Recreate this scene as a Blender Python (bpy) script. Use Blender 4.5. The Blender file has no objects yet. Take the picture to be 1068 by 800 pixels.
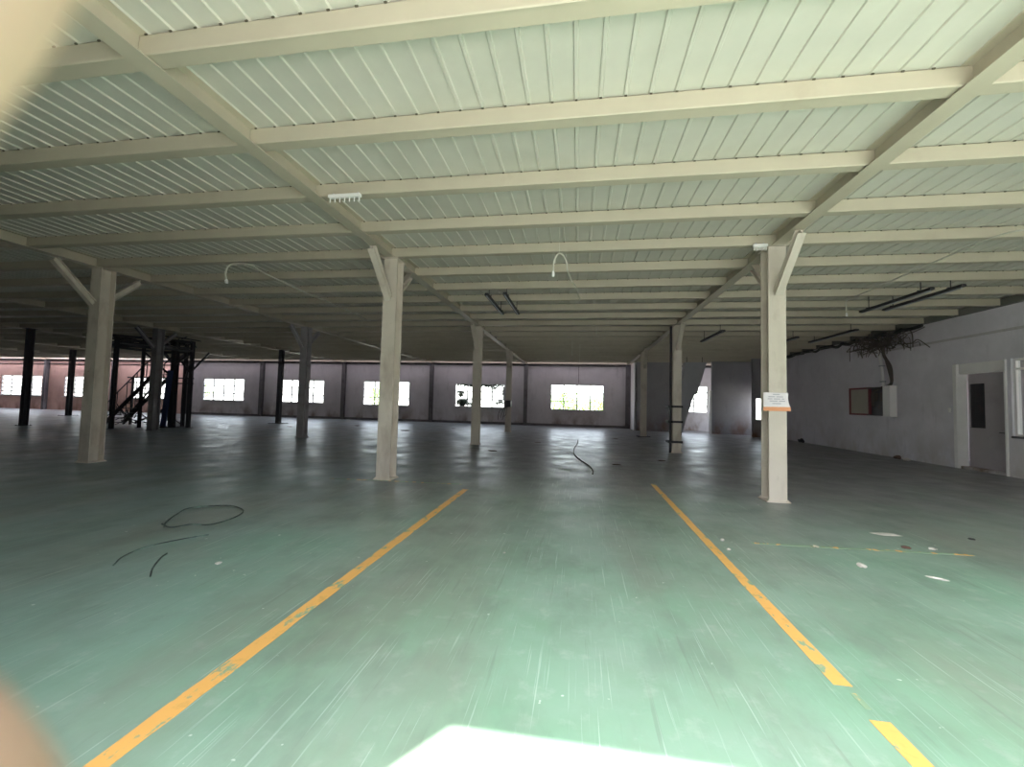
import bpy, bmesh, math, random
from mathutils import Vector, Matrix, noise
random.seed(7)
sc = bpy.context.scene
C = sc.collection

# ---------------------------------------------------------------- camera
F_ = Vector((-0.15703544, 0.98646918, 0.04710027)); R_ = Vector((0.98744212, 0.15599926, 0.02494568)); U_ = R_.cross(F_)
cd = bpy.data.cameras.new('camera'); cam = bpy.data.objects.new('camera', cd); C.objects.link(cam)
CAMLOC = Vector((0, 0, 1.5))
M = Matrix((R_, U_, -F_)).transposed().to_4x4(); M.translation = CAMLOC
cam.matrix_world = M
cd.sensor_width = 36; cd.sensor_fit = 'HORIZONTAL'; cd.lens = 434.97 / 1068 * 36
cd.clip_start = 0.004; cd.clip_end = 2500
cd.dof.use_dof = True; cd.dof.focus_distance = 9.0; cd.dof.aperture_fstop = 5.2
sc.camera = cam

# ---------------------------------------------------------------- world, sun, exposure
SUN_AZ = math.atan2(0.15, 0.22)            # light travels towards +x, +y
SUN_EL = math.radians(53.3)
w = bpy.data.worlds.new('sky'); sc.world = w; w.use_nodes = True
nt = w.node_tree; bg = nt.nodes['Background']
sky = nt.nodes.new('ShaderNodeTexSky'); sky.sky_type = 'NISHITA'; sky.sun_disc = False
sky.sun_elevation = SUN_EL; sky.sun_rotation = math.pi + SUN_AZ
sky.air_density = 1.0; sky.dust_density = 1.5; sky.ozone_density = 1.0
hs = nt.nodes.new('ShaderNodeHueSaturation'); hs.inputs['Saturation'].default_value = .32
nt.links.new(sky.outputs[0], hs.inputs['Color']); nt.links.new(hs.outputs[0], bg.inputs[0]); bg.inputs[1].default_value = 0.45
sd = bpy.data.lights.new('sun', 'SUN'); sd.energy = 6.5; sd.angle = math.radians(0.6); sd.color = (1, .96, .88)
sun = bpy.data.objects.new('sun', sd); C.objects.link(sun)
dv = Vector((math.sin(SUN_AZ) * math.cos(SUN_EL), math.cos(SUN_AZ) * math.cos(SUN_EL), -math.sin(SUN_EL)))
sun.rotation_euler = dv.to_track_quat('-Z', 'Y').to_euler(); sun.location = (-6, -9, 14)
def portal(name, loc, direction, sx, sy):
    d = bpy.data.lights.new(name, 'AREA'); d.shape = 'RECTANGLE'; d.size = sx; d.size_y = sy; d.cycles.is_portal = True
    o = bpy.data.objects.new(name, d); C.objects.link(o); o.location = loc
    o.rotation_euler = Vector(direction).to_track_quat('-Z', 'Y').to_euler(); return o
sc.view_settings.view_transform = 'Standard'; sc.view_settings.look = 'None'
sc.view_settings.exposure = 2.15; sc.view_settings.gamma = 1; sc.view_settings.use_curve_mapping = False
sc.cycles.use_denoising = True
sc.cycles.max_bounces = 10; sc.cycles.diffuse_bounces = 7; sc.cycles.transparent_max_bounces = 12
sc.cycles.sample_clamp_indirect = 6

# ---------------------------------------------------------------- constants of the building
X0, D, YC0, S, YW = -3.6, 6.83, 7.58, 7.02, 28.84
XR, XL, YF = 10.52, -58.0, -0.5
ZP = 4.44                                    # underside of roof sheets
ZB = 4.25                                    # underside of purlins
ORD = ['first', 'second', 'third', 'fourth', 'fifth', 'sixth', 'seventh', 'eighth', 'ninth', 'tenth', 'eleventh', 'twelfth',
       'thirteenth', 'fourteenth', 'fifteenth', 'sixteenth', 'seventeenth', 'eighteenth', 'nineteenth', 'twentieth',
       'twenty-first', 'twenty-second', 'twenty-third', 'twenty-fourth']

# ---------------------------------------------------------------- materials
def mat(name, base, rough=.6, metal=0, spec=.5, stains=(), bump=0, bscale=30, noise_amt=.08, nscale=3.0):
    """stains: (colour, scale, lo, hi, strength, stretch)"""
    m = bpy.data.materials.new(name); m.use_nodes = True; n = m.node_tree.nodes; l = m.node_tree.links
    b = n['Principled BSDF']; b.inputs['Roughness'].default_value = rough; b.inputs['Metallic'].default_value = metal
    b.inputs['Specular IOR Level'].default_value = spec
    tc = n.new('ShaderNodeNewGeometry')
    col = n.new('ShaderNodeRGB'); col.outputs[0].default_value = (*base, 1); cur = col.outputs[0]
    def mixc(fac, a, bcol, mode='MIX'):
        x = n.new('ShaderNodeMix'); x.data_type = 'RGBA'; x.blend_type = mode
        if isinstance(fac, float): x.inputs[0].default_value = fac
        else: l.new(fac, x.inputs[0])
        l.new(a, x.inputs[6])
        if isinstance(bcol, tuple): x.inputs[7].default_value = (*bcol, 1)
        else: l.new(bcol, x.inputs[7])
        return x.outputs[2]
    def nz(scale, stretch=(1, 1, 1), detail=6, rough_=.6, rot=0):
        mp = n.new('ShaderNodeMapping'); mp.inputs['Scale'].default_value = stretch; mp.inputs['Rotation'].default_value = (0, 0, rot)
        l.new(tc.outputs['Position'], mp.inputs[0])
        t = n.new('ShaderNodeTexNoise'); t.inputs['Scale'].default_value = scale; t.inputs['Detail'].default_value = detail
        t.inputs['Roughness'].default_value = rough_
        l.new(mp.outputs[0], t.inputs['Vector']); return t.outputs[0]
    def ramp(v, lo, hi, to=1.0):
        r = n.new('ShaderNodeMapRange'); r.inputs[1].default_value = lo; r.inputs[2].default_value = hi; r.inputs[4].default_value = to
        l.new(v, r.inputs[0]); return r.outputs[0]
    if noise_amt:
        cur = mixc(ramp(nz(nscale), .35, .7, noise_amt * 3), cur, tuple(c * .72 for c in base))
    for s in stains:
        c, scale, lo, hi, st = s[:5]; stretch = s[5] if len(s) > 5 else (1, 1, 1); rot = s[6] if len(s) > 6 else 0
        cur = mixc(ramp(nz(scale, stretch, rot=rot), lo, hi, st), cur, c)
    l.new(cur, b.inputs['Base Color'])
    if bump:
        bp = n.new('ShaderNodeBump'); bp.inputs['Strength'].default_value = bump; bp.inputs['Distance'].default_value = .01
        l.new(nz(bscale), bp.inputs['Height']); l.new(bp.outputs[0], b.inputs['Normal'])
    m['_h'] = 0
    return m, dict(n=n, l=l, b=b, tc=tc, mixc=mixc, nz=nz, ramp=ramp, cur=cur)

RUST = (.20, .075, .03)
cream, _ = mat('cream_paint', (.51, .46, .36), .5, stains=[((.38, .31, .23), 2.2, .62, .8, .5), (RUST, 9, .74, .8, .7)])
panelm, _ = mat('roof_sheet', (.60, .585, .52), .45, stains=[((.50, .48, .41), 1.1, .5, .75, .5)])
colm, _ = mat('column_paint', (.64, .575, .49), .55, stains=[((.30, .22, .17), 3.0, .52, .72, .5, (1, 1, .4)), (RUST, 8, .70, .78, .7)], bump=.15)
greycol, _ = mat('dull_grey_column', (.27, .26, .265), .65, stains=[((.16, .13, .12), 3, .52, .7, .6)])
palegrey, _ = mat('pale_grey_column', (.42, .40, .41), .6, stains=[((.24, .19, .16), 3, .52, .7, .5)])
darkcol, _ = mat('dark_and_shaded_column', (.085, .08, .09), .6, stains=[(RUST, 5, .6, .75, .5)])  # on the far left columns this dark colour stands in for shade
darksteel, _ = mat('dark_steel', (.035, .033, .038), .55, stains=[((.10, .05, .035), 5, .55, .75, .6)])
bluesteel, _ = mat('dark_blue_paint', (.03, .05, .14), .5)
pilm, _ = mat('grey_pilaster', (.16, .15, .155), .8, stains=[((.07, .06, .06), 3, .5, .7, .6)])
greysteel, _ = mat('dull_edge_steel', (.17, .17, .15), .6)
galv, _ = mat('galvanised_sheet', (.44, .45, .48), .5, .1)
white, _ = mat('white_paint', (.88, .86, .84), .5)
framem, _ = mat('window_frame_paint', (.55, .55, .56), .5)
red, _ = mat('dark_red_paint', (.20, .045, .05), .6)
beige, _ = mat('beige_board', (.50, .46, .38), .7)
black, _ = mat('black_rubber', (.018, .018, .02), .6)
cable_grey, _ = mat('old_cable', (.12, .10, .085), .8)
stainc, _ = mat('dusty_dark_cable', (.05, .065, .06), .7, stains=[((.18, .26, .22), 5, .5, .62, .8)])
gapdotm, _ = mat('shaded_gap_dot', (.10, .085, .06), .8)
palewire, _ = mat('pale_cable', (.62, .60, .52), .6)
doorm, _ = mat('door_paint', (.42, .38, .40), .55, stains=[((.28, .24, .25), 2, .5, .75, .5)])
concrete, _ = mat('outdoor_concrete', (.50, .48, .44), .85, stains=[((.36, .34, .31), .8, .5, .7, .6)])
leafm, _ = mat('leaf', (.22, .36, .07), .6, noise_amt=.12, nscale=6)
leafd, _ = mat('creeper_leaf', (.06, .075, .05), .7)
bark, _ = mat('bark', (.12, .09, .07), .9)
paper, _ = mat('poster_white', (.86, .82, .84), .7)
orange, _ = mat('poster_orange', (.80, .36, .18), .7)
ink, _ = mat('faded_ink', (.48, .45, .52), .7)
debrism, _ = mat('pale_debris', (.66, .63, .58), .8)
brownleaf, _ = mat('brown_debris', (.14, .08, .06), .8)
skinm, _s = mat('skin', (.53, .345, .265), .5, noise_amt=.05); _s['b'].inputs['Subsurface Weight'].default_value = .1; _s['b'].inputs['Subsurface Radius'].default_value = (.01, .004, .002)

def wallmat(name, base, low=(.20, .14, .10)):
    m, h = mat(name, base, .85, bump=.1, bscale=12, stains=[(tuple(c * .75 for c in base), .7, .45, .7, .55), (tuple(c * .6 for c in base), 3.0, .58, .75, .5, (1, 1, .25))])
    n, l = h['n'], h['l']
    sp = n.new('ShaderNodeSeparateXYZ'); l.new(h['tc'].outputs['Position'], sp.inputs[0])
    lowf = h['ramp'](sp.outputs[2], 1.15, .0)             # rising damp and dirt along the foot of the wall
    nf = h['ramp'](h['nz'](.9, (1, 1, .6)), .46, .62)
    mu = n.new('ShaderNodeMath'); mu.operation = 'MULTIPLY'; l.new(lowf, mu.inputs[0]); l.new(nf, mu.inputs[1])
    l.new(h['mixc'](mu.outputs[0], h['cur'], low), h['b'].inputs['Base Color'])
    return m
wallr = wallmat('right_wall_plaster', (.82, .79, .84), (.6, .55, .53))
wallm = wallmat('dirty_white_wall', (.62, .59, .60))
salmon = wallmat('salmon_wall', (.62, .40, .33), (.28, .15, .11))
greyw = wallmat('grey_partition_board', (.34, .33, .34), (.20, .10, .06))

def floormat():
    m, h = mat('green_floor_paint', (.21, .38, .26), .34, spec=.5, noise_amt=0)
    n, l, mixc, nz, ramp = h['n'], h['l'], h['mixc'], h['nz'], h['ramp']
    cur = h['cur']
    cur = mixc(ramp(nz(.55), .38, .66, .75), cur, (.30, .39, .33))
    cur = mixc(ramp(nz(2.3), .48, .78, .6), cur, (.17, .29, .19))
    cur = mixc(ramp(nz(6, detail=10), .56, .70, .5), cur, (.38, .47, .40))
    sp = n.new('ShaderNodeSeparateXYZ'); l.new(h['tc'].outputs['Position'], sp.inputs[0])
    # paint worn to grey concrete further in; tinted bluish towards the left bays
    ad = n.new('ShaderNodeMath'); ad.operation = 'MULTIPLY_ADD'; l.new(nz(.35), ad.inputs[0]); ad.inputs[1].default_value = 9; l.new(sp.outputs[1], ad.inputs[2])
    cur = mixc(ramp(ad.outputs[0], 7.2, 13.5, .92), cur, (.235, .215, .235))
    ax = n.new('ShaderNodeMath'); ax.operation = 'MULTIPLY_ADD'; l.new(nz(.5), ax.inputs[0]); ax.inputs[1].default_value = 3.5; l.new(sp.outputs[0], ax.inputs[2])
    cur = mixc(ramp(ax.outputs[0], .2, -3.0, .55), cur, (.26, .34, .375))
    # dirt blots
    cur = mixc(ramp(nz(1.1, (1, .6, 1), rot=.7), .52, .74, .5), cur, (.15, .17, .14))
    cur = mixc(ramp(nz(.5, (1, .35, 1), rot=.3), .47, .66, .6), cur, (.23, .21, .18))
    cur = mixc(ramp(nz(1.7, (1, .5, 1), rot=-.5, detail=12), .50, .62, .35), cur, (.13, .17, .14))
    # scratches in several directions
    for rot, sx, lo, c in ((.45, 60, .66, (.62, .72, .67)), (-.65, 75, .68, (.62, .72, .67)), (1.2, 50, .69, (.55, .66, .62)), (.1, 22, .66, (.15, .19, .15))):
        cur = mixc(ramp(nz(1.0, (sx, 1.1, 1), 3, .5, rot), lo - .02, lo + .06, .36), cur, c)
    cur = mixc(ramp(nz(14, detail=2), .73, .77, .8), cur, (.70, .74, .70))
    l.new(cur, h['b'].inputs['Base Color'])
    l.new(ramp(nz(1.6), .3, .75, 1), h['b'].inputs['Roughness'])
    rr = n.new('ShaderNodeMapRange'); l.new(nz(1.6, detail=8), rr.inputs[0]); rr.inputs[1].default_value = .3; rr.inputs[2].default_value = .7
    rr.inputs[3].default_value = .28; rr.inputs[4].default_value = .55; l.new(rr.outputs[0], h['b'].inputs['Roughness'])
    bp = n.new('ShaderNodeBump'); bp.inputs['Strength'].default_value = .25; bp.inputs['Distance'].default_value = .006
    l.new(nz(3.0, detail=8), bp.inputs['Height']); l.new(bp.outputs[0], h['b'].inputs['Normal'])
    return m, cur
floorm, _f = floormat()

def linemat(name, wear):
    m, h = mat(name, (.80, .43, .12), .5, noise_amt=.05)
    n, l, mixc, nz, ramp = h['n'], h['l'], h['mixc'], h['nz'], h['ramp']
    cur = mixc(ramp(nz(9, detail=8), .55, .68, .55), h['cur'], (.52, .30, .09))
    cur = mixc(ramp(nz(11, (1, .5, 1), detail=10), wear, wear + .05, .9), cur, (.19, .36, .25))
    l.new(cur, h['b'].inputs['Base Color']); return m
linem = linemat('yellow_line_paint', .57); faintm = linemat('worn_line_paint', .42)
glass = bpy.data.materials.new('window_glass'); glass.use_nodes = True
n_ = glass.node_tree.nodes; l_ = glass.node_tree.links; n_.remove(n_['Principled BSDF'])
tr = n_.new('ShaderNodeBsdfTransparent'); tr.inputs[0].default_value = (.93, .95, .95, 1)
gl = n_.new('ShaderNodeBsdfGlossy'); gl.inputs['Roughness'].default_value = .05
fr = n_.new('ShaderNodeLayerWeight'); fr.inputs['Blend'].default_value = .12; mx = n_.new('ShaderNodeMixShader')
l_.new(fr.outputs['Facing'], mx.inputs[0]); l_.new(tr.outputs[0], mx.inputs[1]); l_.new(gl.outputs[0], mx.inputs[2]); l_.new(mx.outputs[0], n_['Material Output'].inputs[0])

# ---------------------------------------------------------------- mesh helpers
def link(name, bm, m, parent=None, loc=None, smooth=False):
    me = bpy.data.meshes.new(name)
    bmesh.ops.recalc_face_normals(bm, faces=bm.faces)
    bm.to_mesh(me); bm.free()
    if smooth:
        for f in me.polygons: f.use_smooth = True
    o = bpy.data.objects.new(name, me); C.objects.link(o); me.materials.append(m)
    if parent: o.parent = parent
    if loc: o.location = loc
    return o
def box(bm, x0, x1, y0, y1, z0, z1, bev=0):
    b = bmesh.new() if bev else bm
    vs = [b.verts.new((x, y, z)) for x in (x0, x1) for y in (y0, y1) for z in (z0, z1)]
    for q in ((0, 1, 3, 2), (4, 6, 7, 5), (0, 4, 5, 1), (2, 3, 7, 6), (0, 2, 6, 4), (1, 5, 7, 3)): b.faces.new([vs[i] for i in q])
    if bev:
        bmesh.ops.bevel(b, geom=list(b.edges), offset=bev, segments=2, affect='EDGES')
        me = bpy.data.meshes.new('t'); b.to_mesh(me); b.free(); bm.from_mesh(me); bpy.data.meshes.remove(me)
def prism(bm, pts, fn, a, b):
    """closed 2D outline pts swept from a to b, fn(p, q, t) -> xyz"""
    A = [bm.verts.new(fn(p, q, a)) for p, q in pts]; B = [bm.verts.new(fn(p, q, b)) for p, q in pts]; n = len(pts)
    for i in range(n): bm.faces.new((A[i], A[(i + 1) % n], B[(i + 1) % n], B[i]))
    bm.faces.new(A[::-1]); bm.faces.new(B)
def sweep(bm, pts2, p0, p1, side):
    """outline in the plane across p0-p1; side gives the first outline axis"""
    p0, p1, side = Vector(p0), Vector(p1), Vector(side); d = (p1 - p0).normalized(); up = side.cross(d).normalized(); side = d.cross(up).normalized()
    prism(bm, pts2, lambda p, q, t: tuple(t + side * p + up * q), p0, p1)
def hpts(wd, dp, tf, tw):
    a, b = wd / 2, dp / 2
    return [(-a, -b), (a, -b), (a, -b + tf), (tw / 2, -b + tf), (tw / 2, b - tf), (a, b - tf), (a, b), (-a, b), (-a, b - tf), (-tw / 2, b - tf), (-tw / 2, -b + tf), (-a, -b + tf)]
def tube(bm, pts, r, seg=8, cap=True):
    pts = [Vector(p) for p in pts]; rings = []; prev = None
    for i, p in enumerate(pts):
        d = ((pts[i + 1] - p) if i == 0 else (p - pts[i - 1]) if i == len(pts) - 1 else (pts[i + 1] - pts[i - 1])).normalized()
        if prev is None: u = d.orthogonal().normalized()
        else: u = (prev - d * prev.dot(d)); u = u.normalized() if u.length > 1e-5 else d.orthogonal().normalized()
        prev = u; v = d.cross(u); rr = r[i] if isinstance(r, (list, tuple)) else r
        rings.append([bm.verts.new(p + (u * math.cos(2 * math.pi * k / seg) + v * math.sin(2 * math.pi * k / seg)) * rr) for k in range(seg)])
    for a, b in zip(rings, rings[1:]):
        for k in range(seg): bm.faces.new((a[k], a[(k + 1) % seg], b[(k + 1) % seg], b[k]))
    if cap: bm.faces.new(rings[0][::-1]); bm.faces.new(rings[-1])
def curve_pts(ctrl, n=6):
    P = [Vector(c) for c in ctrl]; P = [P[0] * 2 - P[1]] + P + [P[-1] * 2 - P[-2]]; out = []
    for i in range(1, len(P) - 2):
        for k in range(n):
            t = k / n; a, b, c, d = P[i - 1], P[i], P[i + 1], P[i + 2]
            out.append(.5 * ((2 * b) + (c - a) * t + (2 * a - 5 * b + 4 * c - d) * t * t + (3 * b - a - 3 * c + d) * t ** 3))
    out.append(P[-2]); return out
def thing(name, label, cat, loc=(0, 0, 0), group=None):
    o = bpy.data.objects.new(name, None); C.objects.link(o); o.location = loc; o['label'] = label; o['category'] = cat; o.empty_display_size = .1
    if group: o['group'] = group
    return o
def tag(o, label, cat, group=None, kind=None):
    o['label'] = label; o['category'] = cat
    if group: o['group'] = group
    if kind: o['kind'] = kind
    return o
def struct(name, bm, m, label=None, parent=None, cat=None):
    o = link(name, bm, m, parent)
    if not parent:
        o['kind'] = 'structure'
        if label: o['label'] = label
        o['category'] = cat or name.split('_')[0]
    return o
def structE(name, label, loc=(0, 0, 0), cat=None):
    o = thing(name, label, cat or name.split('_')[0], loc); o['kind'] = 'structure'; return o
def holed(bm, axis, c0, c1, u0, u1, z0, z1, holes):
    us = sorted({u0, u1, *[h for q in holes for h in q[:2]]}); zs = sorted({z0, z1, *[h for q in holes for h in q[2:]]})
    def keep(ua, ub, za, zb): return not any(h[0] <= (ua + ub) / 2 <= h[1] and h[2] <= (za + zb) / 2 <= h[3] for h in holes)
    V = {}
    def v(u, c, z):
        k = (round(u, 5), c, round(z, 5))
        if k not in V: V[k] = bm.verts.new((u, c, z) if axis == 'x' else (c, u, z))
        return V[k]
    cells = {(i, j) for i in range(len(us) - 1) for j in range(len(zs) - 1) if keep(us[i], us[i + 1], zs[j], zs[j + 1])}
    for i, j in cells:
        a, b, e, f = us[i], us[i + 1], zs[j], zs[j + 1]
        for c in (c0, c1): bm.faces.new((v(a, c, e), v(b, c, e), v(b, c, f), v(a, c, f)))
        for (di, dj), (p, q) in {(-1, 0): ((a, e), (a, f)), (1, 0): ((b, e), (b, f)), (0, -1): ((a, e), (b, e)), (0, 1): ((a, f), (b, f))}.items():
            if (i + di, j + dj) not in cells:
                bm.faces.new((v(p[0], c0, p[1]), v(q[0], c0, q[1]), v(q[0], c1, q[1]), v(p[0], c1, p[1])))
HOUT = [0]

# ---------------------------------------------------------------- floor, ground
bm = bmesh.new(); box(bm, XL, XR + 3.6, YF - .3, YW + .2, -.2, 0)
struct('floor', bm, floorm, 'worn green painted factory floor turning grey towards the back')
bm = bmesh.new(); box(bm, -600, 500, -300, YF - .3, -.25, -.03); box(bm, -600, 500, YW + .2, 900, -.25, -.03); box(bm, XR + 3.6, 500, YF - .3, YW + .2, -.25, -.03)
struct('ground', bm, concrete, 'pale sunlit concrete yard outside the hall')

# ---------------------------------------------------------------- windows data: (x0, x1, z0, z1, cols, rows)
def xw(u0, u1): return (u0, u1)
WIN = [(-49.6, -45.2, 1.14, 2.85, 4, 5), (-42.9, -38.7, 1.14, 2.85, 4, 5), (-36.15, -32.55, 1.14, 2.87, 4, 4), (-29.4, -25.75, 1.14, 2.87, 4, 3),
       (-22.55, -18.95, 1.14, 2.87, 4, 3), (-15.75, -12.15, 1.1, 2.87, 4, 3), (-8.7, -5.1, 1.15, 2.82, 4, 3), (-1.87, 1.72, 1.12, 2.87, 4, 3), (5.75, 8.35, 1.17, 2.93, 3, 4)]
XS = X0 - 4 * D + .0                         # salmon wall to the left of this pilaster
holesA = [w[:4] for w in WIN if w[0] > XS]; holesB = [w[:4] for w in WIN if w[0] < XS]
bm = bmesh.new(); holed(bm, 'x', YW, YW + .2, XS, XR + .2, 0, ZP, holesA)
struct('wall_back', bm, wallm, 'dirty white back wall with a row of windows')
bm = bmesh.new(); holed(bm, 'x', YW, YW + .2, XL, XS, 0, ZP, holesB)
struct('wall_back_left', bm, salmon, 'salmon coloured back wall at far left')
bm = bmesh.new(); box(bm, XL - .2, XL, YF, YW + .2, 0, ZP); struct('wall_left', bm, salmon, 'far left side wall')
# right wall: door, window opening beyond it and an added unseen opening that lights the narrow corner window
DOOR = (12.14, 13.62, 0, 2.9); RWIN = (6.2, 12.04, 1.0, 2.9)
bm = bmesh.new(); holed(bm, 'y', XR, XR + .2, YF, YW + .2, 0, ZP, [DOOR, RWIN, (25.0, 28.4, .8, 2.4)])
struct('wall_right', bm, wallr, 'dirty white right side wall with a doorway')
# open front
OPEN = (-2.32, 7.3, 0, 4.2)
bm = bmesh.new(); holed(bm, 'x', YF - .15, YF, XL, XR + .2, 0, ZP, [OPEN])
struct('wall_front', bm, wallm, 'front wall with the wide open entrance')
bm = bmesh.new(); box(bm, -40, 30, -10.3, -10, -.03, 6.5); struct('wall_yard_blocker', bm, greyw, 'unseen wall added across the yard to block daylight')  # out of view, put in to cut daylight reaching the far ceiling
portal('portal_front', ((OPEN[0] + OPEN[1]) / 2, YF - .1, 2.1), (0, 1, 0), OPEN[1] - OPEN[0], 4.2)
for i, wd in enumerate(WIN):
    if wd[0] > -24: portal('portal_window', ((wd[0] + wd[1]) / 2, YW + .12, (wd[2] + wd[3]) / 2), (0, -1, 0), wd[1] - wd[0], wd[3] - wd[2])

# ceiling: ribbed sheets, ribs run front to back
bm = bmesh.new(); prof = []; x = XL; P = .23
while x < XR - P:
    prof += [(x, 0), (x + P - .048, 0), (x + P - .040, -.016), (x + P - .012, -.016), (x + P - .004, 0)]
    x += P
prof.append((XR, 0))
CH = 60
for c in range(0, len(prof) - 1, CH):
    seg = prof[c:c + CH + 1]; rows = []
    ROOFGAP = 3
    for y in (YF, 8.0, 16.0, 27.3, 28.5, YW): rows.append([bm.verts.new((px, y, ZP + pz)) for px, pz in seg])
    for ra, rb in zip(rows, rows[1:]):
        if rows.index(ra) == ROOFGAP: continue
        for i in range(len(seg) - 1): bm.faces.new((ra[i], ra[i + 1], rb[i + 1], rb[i]))
bmesh.ops.remove_doubles(bm, verts=bm.verts, dist=.0005)
for q in ((XL - .3, XR + .4, YF - .3, 27.3), (XL - .3, XR + .4, 28.5, YW + .4), (9.0, XR + .4, 27.3, 28.5)): box(bm, *q, ZP + .05, ZP + .09)
cl = struct('ceiling', bm, panelm, 'ribbed pale roof sheeting seen from below')

sky_m = bpy.data.materials.new('translucent_sheet'); sky_m.use_nodes = True
q_ = sky_m.node_tree.nodes; k_ = sky_m.node_tree.links; q_.remove(q_['Principled BSDF'])
ta = q_.new('ShaderNodeBsdfTranslucent'); ta.inputs[0].default_value = (.30, .285, .30, 1); k_.new(ta.outputs[0], q_['Material Output'].inputs[0])
clear_m = sky_m.copy(); clear_m.name = 'clear_translucent_sheet'; clear_m.node_tree.nodes['Translucent BSDF'].inputs[0].default_value = (.58, .56, .60, 1)
bm = bmesh.new(); box(bm, XL, XS, 27.3, 28.5, ZP + .052, ZP + .056); struct('window_13', bm, clear_m, 'hidden translucent roof strip added to light the salmon wall')  # added roof opening, sheds extra daylight down the salmon wall
bm = bmesh.new(); box(bm, XS, 9.0, 27.3, 28.5, ZP + .052, ZP + .056); struct('window_12', bm, sky_m, 'hidden translucent roof strip added to light the white back wall')  # added as well, transmits less to keep the white wall dimmer
# ---------------------------------------------------------------- helper: project to pixels (only to skip what the photograph cannot show)
def px(P):
    d = Vector(P) - CAMLOC; z = d.dot(F_)
    if z < .2: return None
    return 534 + 434.97 * d.dot(R_) / z, 400 - 434.97 * d.dot(U_) / z

BAY = {1: 'in the bay along the right wall', 0: 'between the two nearest column rows', -1: 'in the first bay left of the near columns', -2: 'in the second bay left of the near columns',
       -3: 'in the third bay to the left', -4: 'in the fourth bay to the left', -5: 'in the fifth bay to the left', -6: 'in the sixth bay to the left', -7: 'in the farthest left bay'}
rr = .012
def purlin_mesh(L):
    bm = bmesh.new(); h = ZP - ZB - .017; wd = .16; t = .006
    pts = [(0 + .008, 0), (.016, 0), (.018, .012), (wd, .012), (wd, .04), (wd - t, .04), (wd - t, .018), (.018, .018), (t, .03), (t, h - .016), (.014, h - t), (wd - t, h - t), (wd, h - t), (wd, h), (.012, h), (.0035, h - .0035), (0, h - .012), (0, .012), (.0035, .0035)]
    prism(bm, pts, lambda p, q, s: (s, p, q), 0, L)
    me = bpy.data.meshes.new('roof_purlin'); bmesh.ops.recalc_face_normals(bm, faces=bm.faces); bm.to_mesh(me); bm.free(); me.materials.append(cream); return me
pm = purlin_mesh(D - .03)
pmr = purlin_mesh(XR - (X0 + D) - .14)
def gap_dot_mesh(k):  # small dark boxes standing in for the shaded gaps where ribs cross purlins
    bm = bmesh.new(); xa = X0 + k * D + .015; L = D - .03 if k < 1 else XR - (X0 + D) - .14
    x = XL + P
    while x < xa + L - .06:
        if x > xa + .06: box(bm, x - xa - .038, x - xa - .014, -.010, -.001, ZP - ZB - .029, ZP - ZB - .017)
        x += P
    me = bpy.data.meshes.new('rib_gap_dots'); bmesh.ops.recalc_face_normals(bm, faces=bm.faces); bm.to_mesh(me); bm.free(); me.materials.append(gapdotm); return me
CM = {k: gap_dot_mesh(k) for k in (1, 0, -1)}
def add_gap_dots(o, k):
    c = bpy.data.objects.new('rib_gap_dots', CM[k]); C.objects.link(c); c.parent = o; c['kind'] = 'stuff'
for k in range(1, -8, -1):
    xa = X0 + k * D + .015
    for i in range(23):
        y = 2.74 + 1.17 * i - 1.17 * 0
        if y > YW - .2: break
        a = px((xa, y, ZB)); b = px((xa + (D if k < 1 else XR - xa), y, ZB))
        if b is None or b[0] < -10 or (a and a[0] > 1080): continue
        o = bpy.data.objects.new('roof_purlin', pm if k < 1 else pmr); C.objects.link(o); o.location = (xa, y, ZB)
        tag(o, 'cream steel purlin, %s from the front, %s' % (ORD[i + 1], BAY[k]), 'beam', 'roof purlins ' + BAY[k])
        if k > -2 and i < 8: add_gap_dots(o, k)
for k in (1, 0, -1):                          # the ones nearest the entrance
    xa = X0 + k * D + .015
    o = bpy.data.objects.new('roof_purlin', pm if k < 1 else pmr); C.objects.link(o); o.location = (xa, 1.57, ZB)
    tag(o, 'cream steel purlin, first from the front, %s' % BAY[k], 'beam', 'roof purlins ' + BAY[k])

ROWN = {1: 'over the right row of columns', 0: 'over the left row of near columns', -1: 'over the second column row to the left', -2: 'over the third column row to the left',
        -3: 'over the fourth column row to the left', -4: 'over the fifth column row to the left', -5: 'over the sixth column row to the left', -6: 'over the farthest column row to the left'}
for k in range(1, -7, -1):
    bm = bmesh.new(); pts = hpts(.19, .205, .012, .014)
    prism(bm, pts, lambda p, q, s: (p, s, q), 0, YW - YF - .03)
    o = link('roof_rafter', bm, cream); o.location = (X0 + k * D, YF + .02, ZP - .005 - .1025)
    tag(o, 'long steel rafter ' + ROWN[k], 'beam', 'long rafters over the column rows')

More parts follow.
